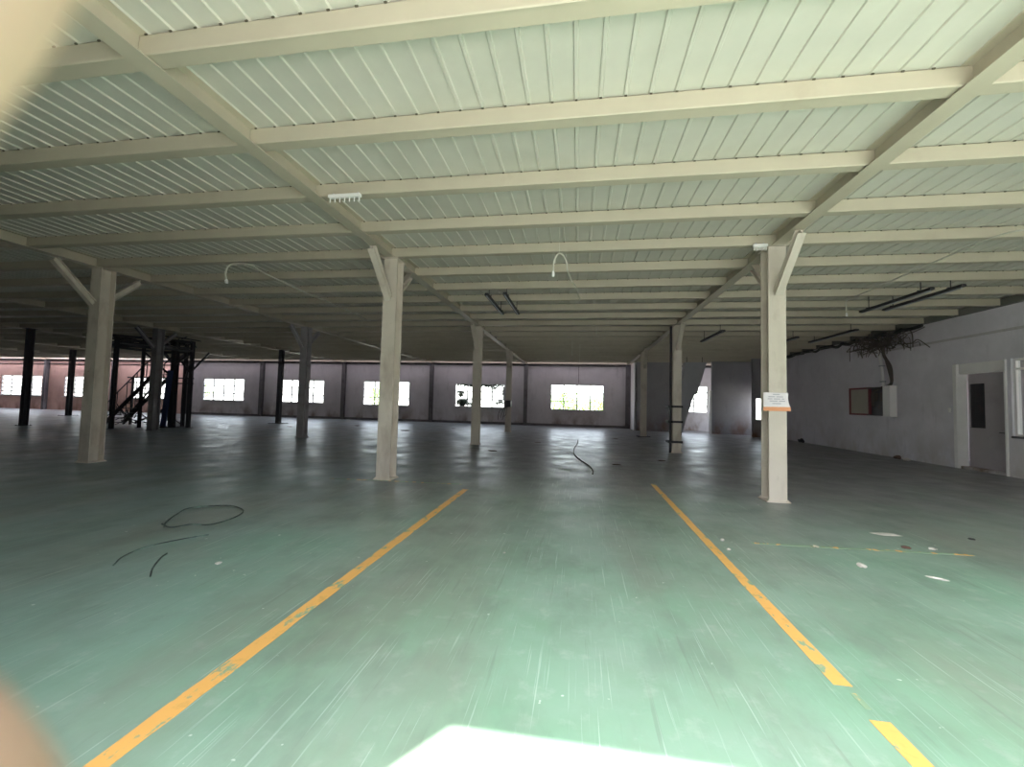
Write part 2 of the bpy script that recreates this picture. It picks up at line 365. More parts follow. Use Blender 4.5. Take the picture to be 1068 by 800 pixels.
# ---------------------------------------------------------------- columns
def column(x, y, label, m=colm, base=.36, brace=(1, 1), group='steel columns', wd=.27, dp=.30, low=None):
    t = thing('steel_column', label, 'column', (x, y, 0), group)
    bm = bmesh.new(); prism(bm, hpts(wd, dp, .02, .016), lambda p, q, s: (p, q, s), .02, ZB - .03)
    link('shaft', bm, m, t)
    bm = bmesh.new(); box(bm, -base / 2, base / 2, -base / 2, base / 2, 0, .02, .004)
    for sx in (-1, 1):
        for sy in (-1, 1): tube(bm, [(sx * base * .41, sy * base * .41, .018), (sx * base * .41, sy * base * .41, .045)], .014, 6)
    link('base_plate', bm, m if base < .5 else darksteel, t)
    bp = hpts(.12, .12, .012, .012)
    for s, on in zip((-1, 1), brace):
        if on:
            bm = bmesh.new(); zl = 3.42 if s < 0 else 3.62; yl = .85 if s < 0 else .72
            sweep(bm, bp, (0, s * (dp / 2 + .02), zl), (0, s * (yl + .05), ZB - .09), (1, 0, 0))
            link('knee_brace', bm, m, t)
    bm = bmesh.new(); box(bm, -.16, .16, -.2, .2, ZB - .03, ZB - .022); link('cap_plate', bm, m, t)
    return t
c_r = column(X0 + D, YC0, 'cream steel column carrying the orange and white notice')
c_l = column(X0, YC0, 'nearest cream column at the far end of the left yellow line')
c_b = column(X0 - D + .02, YC0, 'large shadowed grey cream column with two knee braces at far left')
column(X0, YC0 + S, 'cream column in front of the window with dark creepers')
column(X0 + D, YC0 + S, 'rusty cream column wrapped in black straps with a pipe beside it')
column(X0, YC0 + 2 * S, 'far narrow column with a small dark junction box at chest height')
column(X0 + D, YC0 + 2 * S, 'far column beside the white end of the partition, on a dark base', base=.62)
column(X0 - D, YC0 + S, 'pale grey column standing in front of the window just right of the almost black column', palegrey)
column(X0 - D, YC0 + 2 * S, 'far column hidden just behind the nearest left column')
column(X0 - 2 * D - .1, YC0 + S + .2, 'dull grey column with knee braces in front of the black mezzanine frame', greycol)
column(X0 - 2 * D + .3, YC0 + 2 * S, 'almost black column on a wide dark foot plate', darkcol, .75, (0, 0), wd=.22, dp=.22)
column(X0 - 3 * D + .4, YC0 + S, 'column coloured dark for shade, crossing the leftmost window', darkcol, brace=(0, 0), wd=.22, dp=.2)
column(X0 - 3 * D, YC0 + 2 * S, 'column coloured dark for shade, deep behind the mezzanine frame', darkcol)
column(X0 - 4 * D - 1.3, YC0 + 2 * S + .4, 'thin column coloured dark for shade, crossing the second window from the left', darkcol, .7, (0, 0), wd=.24, dp=.22)

# things fixed on columns
def thing_box(name, label, cat, loc, parts):
    t = thing(name, label, cat, loc)
    for nm, m, fn in parts:
        bm = bmesh.new(); fn(bm); link(nm, bm, m, t)
    return t
# notice
t = thing('notice_sheet', 'white notice sheet with an orange lower band fixed on the right column', 'sign', (X0 + D - .04, YC0 - .16, 1.48))
bm = bmesh.new(); N = 10
front = []
for j in range(7):
    z = .065 + .235 * j / 6; row = []
    for i in range(N + 1):
        u = i / N; xx = -.185 + .37 * u + (.03 * (1 - j / 6) ** 2 * u); row.append((xx, -.012 - .014 * math.sin(u * 3 + j * .7) * u, z))
    front.append(row)
def sheet(bm, rows, th=.003):
    A = [[bm.verts.new(p) for p in r] for r in rows]; B = [[bm.verts.new((p[0], p[1] + th, p[2])) for p in r] for r in rows]
    for X_ in (A, B):
        for a, b in zip(X_, X_[1:]):
            for i in range(len(a) - 1): bm.faces.new((a[i], a[i + 1], b[i + 1], b[i]))
    n = len(A[0]); m = len(A)
    for i in range(n - 1):
        for r in (0, m - 1): bm.faces.new((A[r][i], A[r][i + 1], B[r][i + 1], B[r][i]))
    for r in range(m - 1):
        for i in (0, n - 1): bm.faces.new((A[r][i], A[r + 1][i], B[r + 1][i], B[r][i]))
sheet(bm, front); link('sheet', bm, paper, t)
bm = bmesh.new(); sheet(bm, [[(p[0] * 1.01 + (.006 if i > 5 else 0), p[1], z) for i, p in enumerate(front[0])] for z in (0, .03, .068)]); link('orange_band', bm, orange, t)
bm = bmesh.new()
for z, segs in ((.262, [(-.05, .05)]), (.225, [(-.12, -.02), (0, .1)]), (.190, [(-.13, -.06), (-.04, .06), (.08, .12)]), (.155, [(-.1, .02), (.04, .13)]), (.115, [(-.06, .07)])):
    for a, b in segs: box(bm, a, b, -.034, -.0315, z, z + .012)
link('printed_lines', bm, ink, t)
# straps and pipe on the second right column
cx, cy = X0 + D, YC0 + S
t = thing('strapped_pipe', 'dark vertical pipe strapped with black bands to the rusty column', 'pipe', (cx - .2, cy - .1, 0))
bm = bmesh.new(); tube(bm, [(0, 0, 0), (0, 0, 4.2)], .04, 10); link('pipe', bm, darksteel, t)
for z in (.36, 1.02, 1.52):
    bm = bmesh.new()
    box(bm, -.07, .36, -.10, -.06, z - .035, z + .035); box(bm, -.09, -.06, -.10, .27, z - .035, z + .035); box(bm, .34, .37, -.10, .27, z - .035, z + .035); box(bm, -.07, .36, .255, .28, z - .035, z + .035)
    link('strap', bm, black, t)
# junction box on far left-row column
cx, cy = X0, YC0 + 2 * S
t = thing('junction_box', 'small dark junction box with loose wires on the far narrow column', 'electrical box', (cx + .02, cy - .28, 1.3))
bm = bmesh.new(); box(bm, -.13, .15, -.1, .12, 0, .34, .012); link('housing', bm, darksteel, t)
bm = bmesh.new()
for i in range(7):
    a = random.uniform(-.3, .3); tube(bm, curve_pts([(a * .3, -.05, .02), (a - .1, -.1, -.15), (a * 1.3 - .15, -.02, -.35 - .1 * random.random()), (a - .25, .03, -.7 + .2 * random.random())]), .012, 5)
link('loose_wires', bm, cable_grey, t)

# ---------------------------------------------------------------- windows
def window(n, x0, x1, z0, z1, cols, rows, label, missing=()):
    t = structE('window_%d' % n, label, ((x0 + x1) / 2, YW + .08, z0)); wd = x1 - x0; h = z1 - z0
    bm = bmesh.new(); f = .05
    box(bm, -wd / 2, wd / 2, -.03, .03, 0, f); box(bm, -wd / 2, wd / 2, -.03, .03, h - f, h)
    box(bm, -wd / 2, -wd / 2 + f, -.03, .03, f, h - f); box(bm, wd / 2 - f, wd / 2, -.03, .03, f, h - f)
    struct('frame', bm, framem, parent=t)
    bm = bmesh.new(); th = .03
    for i in range(1, cols): x = -wd / 2 + wd * i / cols; box(bm, x - .042, x + .042, -.025, .025, f, h - f)
    for j in range(1, rows):
        z = h * j / rows
        for i in range(cols):
            if (i, j) in missing: continue
            box(bm, -wd / 2 + wd * i / cols + .042, -wd / 2 + wd * (i + 1) / cols - .042, -th, th, z - th, z + th)
    struct('glazing_bars', bm, framem, parent=t)
    bm = bmesh.new(); box(bm, -wd / 2 + f, wd / 2 - f, .0, .006, f, h - f); struct('pane', bm, glass, parent=t)
    bm = bmesh.new(); box(bm, -wd / 2 - .06, wd / 2 + .06, -.14, .1, -.06, 0, .008); struct('sill', bm, wallm, parent=t)
names = ['leftmost back window, square panes in a salmon wall', 'second back window from left in the salmon wall', 'back window seen through the black mezzanine frame', 'bright back window just right of the mezzanine frame',
         'back window crossed by a grey column', 'back window behind the nearest left column', 'back window overgrown with dark creepers', 'wide back window straight ahead with greenery outside', 'window behind the slanted duct']
for i, wd in enumerate(WIN): window(i + 1, *wd, names[i], missing={(2, 1), (3, 1), (2, 2)} if i == 7 else ())

# pilasters and skirting on the back wall
PX = [X0 + k * D for k in range(-6, 2)] + [-12.4 + 0 * 1]
n = 1
for k in range(-6, 2):
    bm = bmesh.new(); wd = .2 if k < 1 else .32
    prism(bm, hpts(wd * 1.2, .26, .02, .1), lambda p, q, s: (p, q, s), 0, ZB)
    o = struct('trim_%d' % n, bm, pilm, 'dark pilaster on the back wall'); o.location = (X0 + k * D + (.1 if k == 1 else 0), YW - .14, 0); n += 1
bm = bmesh.new(); box(bm, XS, 3.4, YW - .03, YW, 0, .16); struct('baseboard_back', bm, pilm, 'dark skirting along the back wall')
bm = bmesh.new(); box(bm, XL, XR, YW - .12, YW, ZB - .12, ZP - .005); struct('trim_%d' % n, bm, pilm, 'dark wall plate under the roof at the back'); n += 1
bm = bmesh.new(); tube(bm, [(XL + .1, YW - .06, 3.83), (XS - .3, YW - .06, 3.9)], .03, 8); tag(link('wall_pipe', bm, darksteel), 'thin dark pipe running along the salmon wall above the windows', 'pipe')

# partitions at the right back corner
bm = bmesh.new(); box(bm, 3.5, 5.62, 26.75, 26.87, 0, ZB - .01); struct('wall_partition_left', bm, greyw, 'grey partition left of the slanted duct')
bm = bmesh.new(); box(bm, 3.44, 3.56, 26.75, YW, 0, ZB - .01); struct('wall_partition_end', bm, white, 'white end wall of the grey partition')
bm = bmesh.new(); box(bm, 7.74, 9.95, 26.0, 26.12, 0, ZB - .01); struct('wall_partition_right', bm, greyw, 'grey partition right of the slanted duct')
bm = bmesh.new(); box(bm, 7.62, 7.74, 25.98, 26.14, 0, 2.55); struct('trim_%d' % n, bm, white, 'white jamb at the edge of the grey partition'); n += 1
bm = bmesh.new(); holed(bm, 'x', 24.3, 24.42, 9.3, XR, 0, ZB - .01, [(9.47, 9.86, .92, 2.1)]); struct('wall_corner', bm, greyw, 'dark wall piece in the right back corner')
t = structE('window_10', 'narrow pale window beside the notice column', (9.665, 24.36, .92))
bm = bmesh.new()
for a in (-.195, .165): box(bm, a, a + .03, -.03, .03, 0, 1.18)
box(bm, -.165, .165, -.03, .03, 0, .03); box(bm, -.165, .165, -.03, .03, 1.15, 1.18); struct('frame', bm, white, parent=t)
bm = bmesh.new(); box(bm, -.165, .165, -.003, .003, .03, 1.15); struct('pane', bm, glass, parent=t)

# slanted duct in front of the gap
t = thing('slanted_duct', 'tall slanted grey sheet metal duct in front of the far window', 'duct', (6.0, 24.0, 0))
bm = bmesh.new()
pts = [(-.95, .25), (-.42, .25), (-.02, 1.55), (.12, 2.15), (.32, 2.25), (.78, 3.86), (-.28, 3.86), (-.45, 2.9)]
prism(bm, pts, lambda p, q, s: (p, s, q), -.3, .3); link('duct_body', bm, galv, t)
bm = bmesh.new(); box(bm, -.3, .8, -.33, .33, 3.86, 3.95, .01); link('flange', bm, galv, t)
bm = bmesh.new(); box(bm, -1.0, -.38, -.33, .33, .17, .25, .01); link('flange', bm, galv, t)
for a in (-.9, -.5):
    for b in (-.25, .25): bm = bmesh.new(); box(bm, a, a + .05, b - .025, b + .025, 0, .18); link('foot', bm, darksteel, t)
for a in (-.15, .65): bm = bmesh.new(); tube(bm, [(a, 0, 3.94), (a, 0, ZP - .02)], .015, 6); link('hanger', bm, darksteel, t)

# ---------------------------------------------------------------- right wall fittings
bm = bmesh.new(); box(bm, XR - .05, XR, YF, 17.6, 3.60, 3.66, .006); struct('trim_%d' % n, bm, wallm, 'thin ledge high on the right wall'); n += 1
bm = bmesh.new(); box(bm, XR - .12, XR, YF, YW - .15, ZB - .01, ZP - .02, .006); struct('trim_%d' % n, bm, greysteel, 'dull steel edge beam along the top of the right wall'); n += 1
t = structE('door_1', 'grey recessed door with a louvred panel on the right', (XR + .22, (DOOR[0] + DOOR[1]) / 2, 0)); hw = (DOOR[1] - DOOR[0]) / 2
bm = bmesh.new(); box(bm, -.26, .0, hw - .12, hw, 0, 2.9, .006); box(bm, -.26, 0, -hw, -hw + .05, 0, 2.9, .006); box(bm, -.2, .0, -hw + .05, hw - .12, 2.62, 2.9, .006); struct('door_frame', bm, white, parent=t)
bm = bmesh.new(); box(bm, -.2, .1, -hw + .05, hw - .12, 0, .07, .006); struct('threshold', bm, wallm, parent=t)
bm = bmesh.new(); holed(bm, 'y', .02, .06, -hw + .05, hw - .12, .07, 2.62, [(.14, hw - .17, 1.15, 2.35)]); leaf = struct('door_leaf', bm, doorm, parent=t)
bm = bmesh.new()
for i in range(20):
    z = 1.13 + i * .0605; sweep(bm, [(-.045, -.004), (.045, -.004), (.045, .004), (-.045, .004)], (.04, .14, z + .05), (.04, hw - .17, z + .05), (.6, 0, .8))
struct('louvre', bm, darksteel, parent=leaf)
bm = bmesh.new(); tube(bm, [(.02, -.42, 1.05), (-.04, -.42, 1.05), (-.04, -.30, 1.05)], .011, 8); box(bm, .005, .02, -.45, -.39, .95, 1.15); struct('door_handle', bm, darksteel, parent=leaf)
# mullion and window next to the door
t = structE('window_11', 'interior window with a low sill at the right edge', (XR + .1, (RWIN[0] + RWIN[1]) / 2, RWIN[2])); hw = (RWIN[1] - RWIN[0]) / 2
bm = bmesh.new(); h = 1.9
for a in (-hw, -hw / 3, hw / 3, hw - .06): box(bm, -.05, .05, a, a + .06, 0, h)
for z in (0, 1.62, h - .05): box(bm, -.045, .045, -hw + .06, hw - .06, z, z + .05)
struct('frame', bm, white, parent=t)
bm = bmesh.new(); box(bm, 0, .006, -hw + .06, hw - .06, .05, h - .05); struct('pane', bm, glass, parent=t)
bm = bmesh.new(); box(bm, -.14, .1, -hw, hw, -.05, 0, .006); struct('sill', bm, darkcol, parent=t)
# annex room
bm = bmesh.new(); holed(bm, 'y', 14.1, 14.2, YF, 16, 0, 3.3, [(10.5, 14.5, 1.3, 2.1), (2, 8, 1, 2.4)]); box(bm, XR + .2, 14.1, 15.9, 16, 0, 3.3); box(bm, XR + .2, 14.2, YF, 16, 3.3, 3.4)
struct('wall_annex', bm, wallm, 'walls of the side room behind the right wall')
portal('portal_annex', (14.15, 5, 1.7), (-1, 0, 0), 6, 1.4)

# cabinet on the right wall
t = thing('electrical_cabinet', 'wall cabinet with a beige, red-framed door open beside a dark compartment', 'cabinet', (XR - .001, 16.9, 1.38))
bm = bmesh.new()
for (a, b, z0, z1) in ((.05, 1.2, 0, .06), (.05, 1.2, .96, 1.02), (.05, .12, .06, .96), (1.13, 1.2, .06, .96)): box(bm, -.1, -.005, a, b, z0, z1)
link('red_frame', bm, red, t)
bm = bmesh.new(); box(bm, -.07, -.02, .12, 1.13, .06, .96); link('beige_board', bm, beige, t)
bm = bmesh.new(); box(bm, -.03, -.005, -.8, .05, 0, 1.0); box(bm, -.2, -.03, -.8, .05, 0, .03); box(bm, -.2, -.03, -.8, .05, .97, 1.0); link('dark_compartment', bm, darkcol, t)
bm = bmesh.new(); box(bm, -.22, -.005, -1.14, -.8, -.02, 1.03, .008); link('white_side_box', bm, white, t)
bm = bmesh.new()
for a in (-.62, -.3): box(bm, -.09, -.03, a, a + .2, .5, .8, .006)
link('switch_block', bm, cable_grey, t)
t = thing('white_conduit', 'white conduit pipe rising above the wall cabinet', 'pipe', (XR - .06, 16.35, 2.4))
bm = bmesh.new(); tube(bm, [(0, -.05, 0), (0, 0, .6), (0, .2, 1.5)], .045, 10); link('tube', bm, white, t)
for q in ((-.07, .09, .7, .74), (-.1, .05, .15, .19)): bm = bmesh.new(); box(bm, -.05, .055, *q); link('clamp', bm, galv, t)
bm = bmesh.new(); random.seed(3)
tube(bm, curve_pts([(XR - .1, 16.2, 3.95), (XR - .1, 16.2, 3.5), (XR - .08, 15.95, 3.1), (XR - .1, 15.85, 2.75), (XR - .1, 15.9, 2.45), (XR - .12, 16.3, 2.35), (XR - .1, 16.75, 2.2), (XR - .08, 16.8, 1.7)]), .045, 8)
tube(bm, curve_pts([(XR - .16, 16.3, 3.9), (XR - .13, 16.1, 3.4), (XR - .12, 15.9, 2.8), (XR - .13, 15.8, 2.5)]), .03, 8)
tag(link('thick_cable', bm, cable_grey), 'thick dark cable dropping down the wall into the cabinet', 'cable')
bm = bmesh.new()
for i in range(75):
    a = random.uniform(15.0, 17.3); b = a + random.uniform(-.8, .8); z1 = random.uniform(3.65, 4.2); z2 = random.uniform(3.4, 4.15)
    xx = XR - random.uniform(.08, .5)
    tube(bm, curve_pts([(XR - .1, 16.2 + random.uniform(-.1, .1), 3.85), (xx, a, z1), (xx - .05, (a + b) / 2, z1 + random.uniform(-.15, .1)), (XR - random.uniform(.06, .4), b, z2)], 4), random.uniform(.008, .018), 5)
tag(link('wire_tangle', bm, cable_grey), 'bushy tangle of loose wires under the roof above the cabinet', 'wires', kind='stuff')
bm = bmesh.new()
for i in range(12):
    ya = 14.2 + i * .75; sag = random.uniform(-.05, .05)
    tube(bm, curve_pts([(XR - .35 + sag, ya, 4.14), (XR - .4 - sag, ya + .4, 4.1 + sag), (XR - .35, ya + .85, 4.14)], 4), random.uniform(.04, .075), 6)
tag(link('cable_run', bm, black), 'sagging black cable run along the top of the right wall', 'cable')
bm = bmesh.new(); box(bm, XR - .035, XR, 13.72, 13.80, 1.55, 1.68, .006); tag(link('light_switch', bm, white), 'small white light switch beside the doorway', 'switch')

# ---------------------------------------------------------------- ceiling fittings
def trough(x, y0, y1, z, label, m=darksteel, wd=.1):
    t = thing('light_trough', label, 'light fixture', (x, y0, z), 'dark unlit light troughs under the purlins'); L = y1 - y0
    bm = bmesh.new(); prism(bm, [(-wd / 2, 0), (wd / 2, 0), (wd * .35, .05), (-wd * .35, .05)], lambda p, q, s: (p, s, q), 0, L); link('housing', bm, m, t)
    bm = bmesh.new(); tube(bm, [(0, .05, -.02), (0, L - .05, -.02)], .016, 8); link('lamp_tube', bm, galv, t)
    for a in (.3, L - .3):
        bm = bmesh.new(); tube(bm, [(0, a, .05), (0, a, ZP - z - .01)], .01, 6); box(bm, -.06, .06, a - .015, a + .015, .04, .06); link('hanger', bm, m, t)
trough(-2.2, 9.6, 11.8, 4.06, 'left one of two parallel dark light troughs under the central roof')
trough(-1.75, 9.55, 11.8, 4.06, 'right one of two parallel dark light troughs under the central roof')
trough(7.15, 9.7, 11.9, 4.05, 'left one of two dark light troughs above the cabinet wall side')
trough(7.55, 9.5, 11.7, 4.05, 'right one of two dark light troughs near the right edge')
trough(4.7, 14.6, 17.0, 4.05, 'dark light trough between the two right-row columns', wd=.16)
trough(7.6, 16, 18.6, 4.05, 'dark light trough deep in the right bay', wd=.16)
trough(8.6, 14.5, 17.2, 4.05, 'dark light trough close to the wire tangle', wd=.14)
def batten(x, y, L, label):
    t = thing('light_batten', label, 'light fixture', (x, y, 4.19))
    bm = bmesh.new(); box(bm, 0, L, -.03, .03, 0, .045, .006); link('housing', bm, white, t)
    for i in range(7):
        bm = bmesh.new(); a = .02 + (L - .04) * i / 6; tube(bm, [(a, 0, 0), (a, 0, -.06)], .008, 6); link('prong', bm, white, t)
    for a in (.05, L - .05): bm = bmesh.new(); tube(bm, [(a, .02, .04), (a, .02, .075)], .01, 6); link('bracket', bm, galv, t)
batten(-3.36, 5.03, .46, 'short white batten with prongs under the purlin beside the left rafter')
batten(2.83, 7.35, .22, 'short white batten at the head of the notice column')

def wire(ctrl, r, label, m=palewire, bulb=None, name='hanging_cable'):
    bm = bmesh.new(); tube(bm, curve_pts(ctrl), r, 7)
    t = link(name, bm, m); tag(t, label, 'cable')
    if bulb:
        bm = bmesh.new(); b = Vector(bulb); tube(bm, [b + Vector((0, 0, .04)), b, b - Vector((0, 0, .05))], [r * 1.1, r * 2, r * 1.6], 8); link('end_cap', bm, white, t)
    return t
wire([(-7.0, 7.25, 3.80), (-7.03, 7.25, 3.98), (-6.98, 7.32, 4.16), (-6.7, 7.5, 4.2), (-6.75, 8.0, 4.17), (-6.8, 9.5, 4.14), (-6.85, 11, 4.16), (-7.1, 13, 4.19)], .018, 'pale cable running under the left roof and bending down to a white end', bulb=(-7.0, 7.25, 3.8))
wire([(-.42, 6.48, 3.56), (-.41, 6.49, 3.74), (-.36, 6.5, 3.86), (-.29, 6.5, 3.86), (-.22, 6.5, 3.74), (-.2, 6.52, 3.6), (-.17, 6.9, 3.62), (-.15, 7.6, 3.75), (-.1, 8.6, 3.95), (0, 10.5, 4.15), (0, 11, 4.24)], .012, 'white cable hanging in a hook shape from the central roof', bulb=(-.42, 6.48, 3.55))
bm = bmesh.new(); tube(bm, [(-.33, 6.5, 3.86), (-.33, 6.42, 4.26)], .004, 5); tag(link('support_wire', bm, palewire), 'thin support wire holding the hooked white cable', 'wire')
wire([(6.42, 11.2, 3.87), (6.41, 11.2, 4.05), (6.42, 11.15, 4.2), (6.4, 10.3, 4.22), (6.3, 9.2, 4.21), (6.25, 8.0, 4.22), (6.2, 7.2, 4.2), (6.35, 6.9, 4.17), (6.8, 6.7, 4.2), (7.3, 6.6, 4.23)], .013, 'pale cable crossing the right bay roof and dropping to a white tip', bulb=(6.42, 11.2, 3.86))
wire([(.6, 14.9, 4.43), (.6, 14.9, 3.98)], .012, 'short pale wire dropping from the central roof farther back')
wire([(-.3, 19.0, 4.43), (-.3, 19.0, 3.7)], .014, 'pale wire dropping in front of the back wall, left of a twin')
wire([(.05, 20.0, 4.43), (.05, 20.0, 3.5)], .014, 'longer pale wire dropping above the wide back window')
wire([(0.02, YW - .02, 4.2), (0.02, YW - .02, 3.0)], .016, 'thin grey cable down the wall to the wide window', cable_grey)
wire([(5.9, 13.6, 4.43), (5.9, 13.6, 3.85)], .012, 'short wire dropping right of the rusty column')

# ---------------------------------------------------------------- black mezzanine frame (left)
t = thing('mezzanine_frame', 'black steel mezzanine frame with a stair and braces, left of the bright windows', 'steel frame', (-18.9, 15.6, 0))
def T(x, y, z): return (x + 18.9, y - 15.6, z)
posts = [(-20.2, 14.45, .13, darksteel), (-19.35, 14.75, .13, darksteel), (-19.2, 15.75, .10, darksteel), (-18.3, 16.45, .2, darksteel), (-17.75, 16.75, .13, darksteel), (-18.55, 17.2, .12, darksteel), (-20.3, 17.4, .12, darksteel)]
for x, y, s, m in posts:
    bm = bmesh.new(); prism(bm, hpts(s, s, .012, .012), lambda p, q, z: (x + 18.9 + p, y - 15.6 + q, z), 0, 4.0); box(bm, x + 18.9 - s, x + 18.9 + s, y - 15.6 - s, y - 15.6 + s, 0, .015)
    link('post', bm, m, t)
ends = [(-20.2, 14.45), (-19.35, 14.75), (-17.75, 16.75), (-18.55, 17.2), (-20.3, 17.4)]
for z in (3.55, 3.95):
    for a, b in zip(ends, ends[1:] + ends[:1]):
        bm = bmesh.new(); sweep(bm, hpts(.1, .16, .012, .01), T(*a, z), T(*b, z), (0, 0, 1)); link('top_beam', bm, darksteel, t)
bm = bmesh.new(); ps = [T(x, y, 3.66) for x, y in ends]
vs = [bm.verts.new(p) for p in ps]; vt = [bm.verts.new((p[0], p[1], p[2] + .05)) for p in ps]
bm.faces.new(vs); bm.faces.new(vt)
for i in range(5): bm.faces.new((vs[i], vs[(i + 1) % 5], vt[(i + 1) % 5], vt[i]))
link('deck', bm, darksteel, t)
for a, b in (((-17.75, 16.75, 2.5), (-18.5, 16.5, 3.5)), ((-17.75, 16.75, 2.6), (-17.1, 17.0, 3.5)), ((-18.3, 16.45, 2.2), (-19.2, 15.75, 3.4)), ((-18.3, 16.45, 2.9), (-17.75, 16.75, 3.5)), ((-18.3, 16.45, 2.0), (-18.9, 16.9, 3.3)), ((-18.55, 17.2, 2.2), (-17.75, 16.75, 3.3))):
    bm = bmesh.new(); sweep(bm, [(-.035, -.035), (.035, -.035), (.035, .035), (-.035, .035)], T(*a), T(*b), (0, 0, 1)); link('brace', bm, darksteel, t)
t2 = thing('blue_panel', 'narrow dark blue steel panel leaning in the mezzanine frame', 'panel', (-18.42, 16.25, 0))
bm = bmesh.new(); sweep(bm, [(-.13, -.03), (.13, -.03), (.13, .03), (-.13, .03)], (-.12, 0, .02), (.05, .05, 2.6), (1, 0, 0)); link('sheet', bm, bluesteel, t2)
bm = bmesh.new(); box(bm, -.35, .05, -.1, .1, 0, .06); link('foot', bm, darksteel, t2)
# stair with railing inside the frame
for y in (.5, 1.3):
    bm = bmesh.new(); sweep(bm, [(-.02, -.09), (.02, -.09), (.02, .09), (-.02, .09)], (-2.6, y, .1), (.1, y, 2.6), (0, 1, 0)); link('stringer', bm, darksteel, t)
    bm = bmesh.new(); tube(bm, [(-2.6, y, 1.0), (.1, y, 3.5)], .025, 6)
    for i in range(6): tube(bm, [(-2.5 + i * .5, y, .18 + i * .46), (-2.5 + i * .5, y, 1.08 + i * .465)], .018, 6)
    link('railing', bm, darksteel, t)
for i in range(11):
    bm = bmesh.new(); box(bm, -2.6 + i * .245, -2.38 + i * .245, .53, 1.27, .12 + i * .228, .15 + i * .228); link('tread', bm, darksteel, t)
# low rack of rails left of it
t = thing('pipe_rack', 'low dark rack of pipes and diagonal bars beside the mezzanine posts', 'rack', (-21.6, 17.3, 0))
for x in (0, 1.1, 2.2, 3.2):
    bm = bmesh.new(); box(bm, x - .04, x + .04, -.04, .04, 0, 2.3); link('upright', bm, darksteel, t)
for z in (2.3, 2.05):
    bm = bmesh.new(); box(bm, -.3, 3.4, -.04, .04, z - .03, z + .03); link('rail', bm, darksteel, t)
for a, b in (((0, .6), (1.1, 1.8)), ((1.1, .1), (2.3, 1.3)), ((.3, .1), (1.9, .75))):
    bm = bmesh.new(); tube(bm, [(a[0], 0, a[1]), (b[0], 0, b[1])], .04, 6); link('diagonal_bar', bm, darksteel, t)
bm = bmesh.new(); random.seed(12)
for i in range(45):
    a = Vector((random.uniform(0, 3.2), random.uniform(-.9, -.1), random.uniform(.03, .7))); d = Vector((random.uniform(-.8, .8), random.uniform(-.3, .3), random.uniform(-.3, .5)))
    b = a + d; b.z = max(.03, b.z); tube(bm, [a, b], .02, 5)
o = link('scrap_bars', bm, darksteel); o.location = (-21.4, 16.9, 0); tag(o, 'heap of dark scrap bars on the floor beside the mezzanine', 'scrap', kind='stuff')
bm = bmesh.new()
for i in range(70):
    a = Vector((random.uniform(-1.4, 1.6), random.uniform(-1, 1.), random.uniform(.0, .32))); d = Vector((random.uniform(-.6, .6), random.uniform(-.5, .5), random.uniform(-.1, .1)))
    tube(bm, [a, a + d], random.uniform(.015, .04), 5)
o = link('stored_bars', bm, darksteel); o.location = (-18.9, 15.9, 3.72); tag(o, 'tangle of dark bars stored on top of the mezzanine', 'scrap', kind='stuff')

# ---------------------------------------------------------------- floor markings, cables, litter
def strip(name, poly, m, z, label, cat='floor marking'):
    bm = bmesh.new(); A = [bm.verts.new((x, y, 0)) for x, y in poly]; B = [bm.verts.new((x, y, z)) for x, y in poly]; k = len(poly)
    bm.faces.new(A[::-1]); bm.faces.new(B)
    for i in range(k): bm.faces.new((A[i], A[(i + 1) % k], B[(i + 1) % k], B[i]))
    return tag(link(name, bm, m), label, cat)
def rough_line(x, y0, y1, w0, w1, gap=None):
    L = []; Rr = []; y = y0
    while y < y1:
        f = (y - y0) / (y1 - y0); w_ = w0 + (w1 - w0) * f
        L.append((x - w_ / 2 + random.uniform(-.004, .004), y)); Rr.append((x + w_ / 2 + random.uniform(-.004, .004), y)); y += .12
    return L + Rr[::-1]
random.seed(5)
strip('floor_line', rough_line(-1.885, .2, 7.15, .105, .10), linem, .002, 'long yellow floor line on the left leading to the nearest column')
strip('floor_line', rough_line(1.475, .2, 2.42, .09, .09), linem, .002, 'short front piece of the right yellow floor line, nearest the camera')
strip('floor_line', rough_line(1.475, 2.44, 2.60, .03, .03), faintm, .002, 'worn scrap inside the gap of the right yellow line')
strip('floor_line', rough_line(1.46, 2.62, 8.6, .095, .085), linem, .002, 'long back piece of the right yellow floor line')
def cross(x0, x1, y, w_):
    L = []; Rr = []; x = x0
    while x < x1: L.append((x, y - w_ / 2 + random.uniform(-.008, .008) + (x - x0) * .06)); Rr.append((x, y + w_ / 2 + random.uniform(-.008, .008) + (x - x0) * .06)); x += .15
    return L + Rr[::-1]
strip('floor_line', cross(1.95, 4.2, 5.12, .05), faintm, .0015, 'faint worn yellow line crossing the floor at right')
strip('floor_line', cross(-4.6, -2.0, 7.3, .05), faintm, .0015, 'faint worn orange line near the foot of the left column')
def fcable(pts, r, label, m=black, name='floor_cable'):
    bm = bmesh.new(); tube(bm, curve_pts([(x, y, r * .8) for x, y in pts]), r, 6); return tag(link(name, bm, m), label, 'cable')
fcable([(-4.6, 4.12), (-4.75, 4.28), (-4.95, 4.6), (-5.05, 4.88), (-4.72, 5.1), (-4.4, 5.0), (-4.22, 4.8), (-4.15, 4.5), (-4.2, 4.3), (-4.4, 4.27), (-4.5, 4.12), (-4.72, 4.2)], .008, 'thin black cable loop lying on the left floor', stainc)
fcable([(-3.97, 3.12), (-4.1, 3.3), (-4.15, 3.55), (-4.05, 3.8), (-3.9, 4.0)], .006, 'thin dark cable piece left of the yellow line', stainc)
fcable([(-3.45, 3.0), (-3.6, 3.15), (-3.75, 3.35), (-3.8, 3.45)], .007, 'short dark cable piece beside the longer thin one on the left floor', stainc)
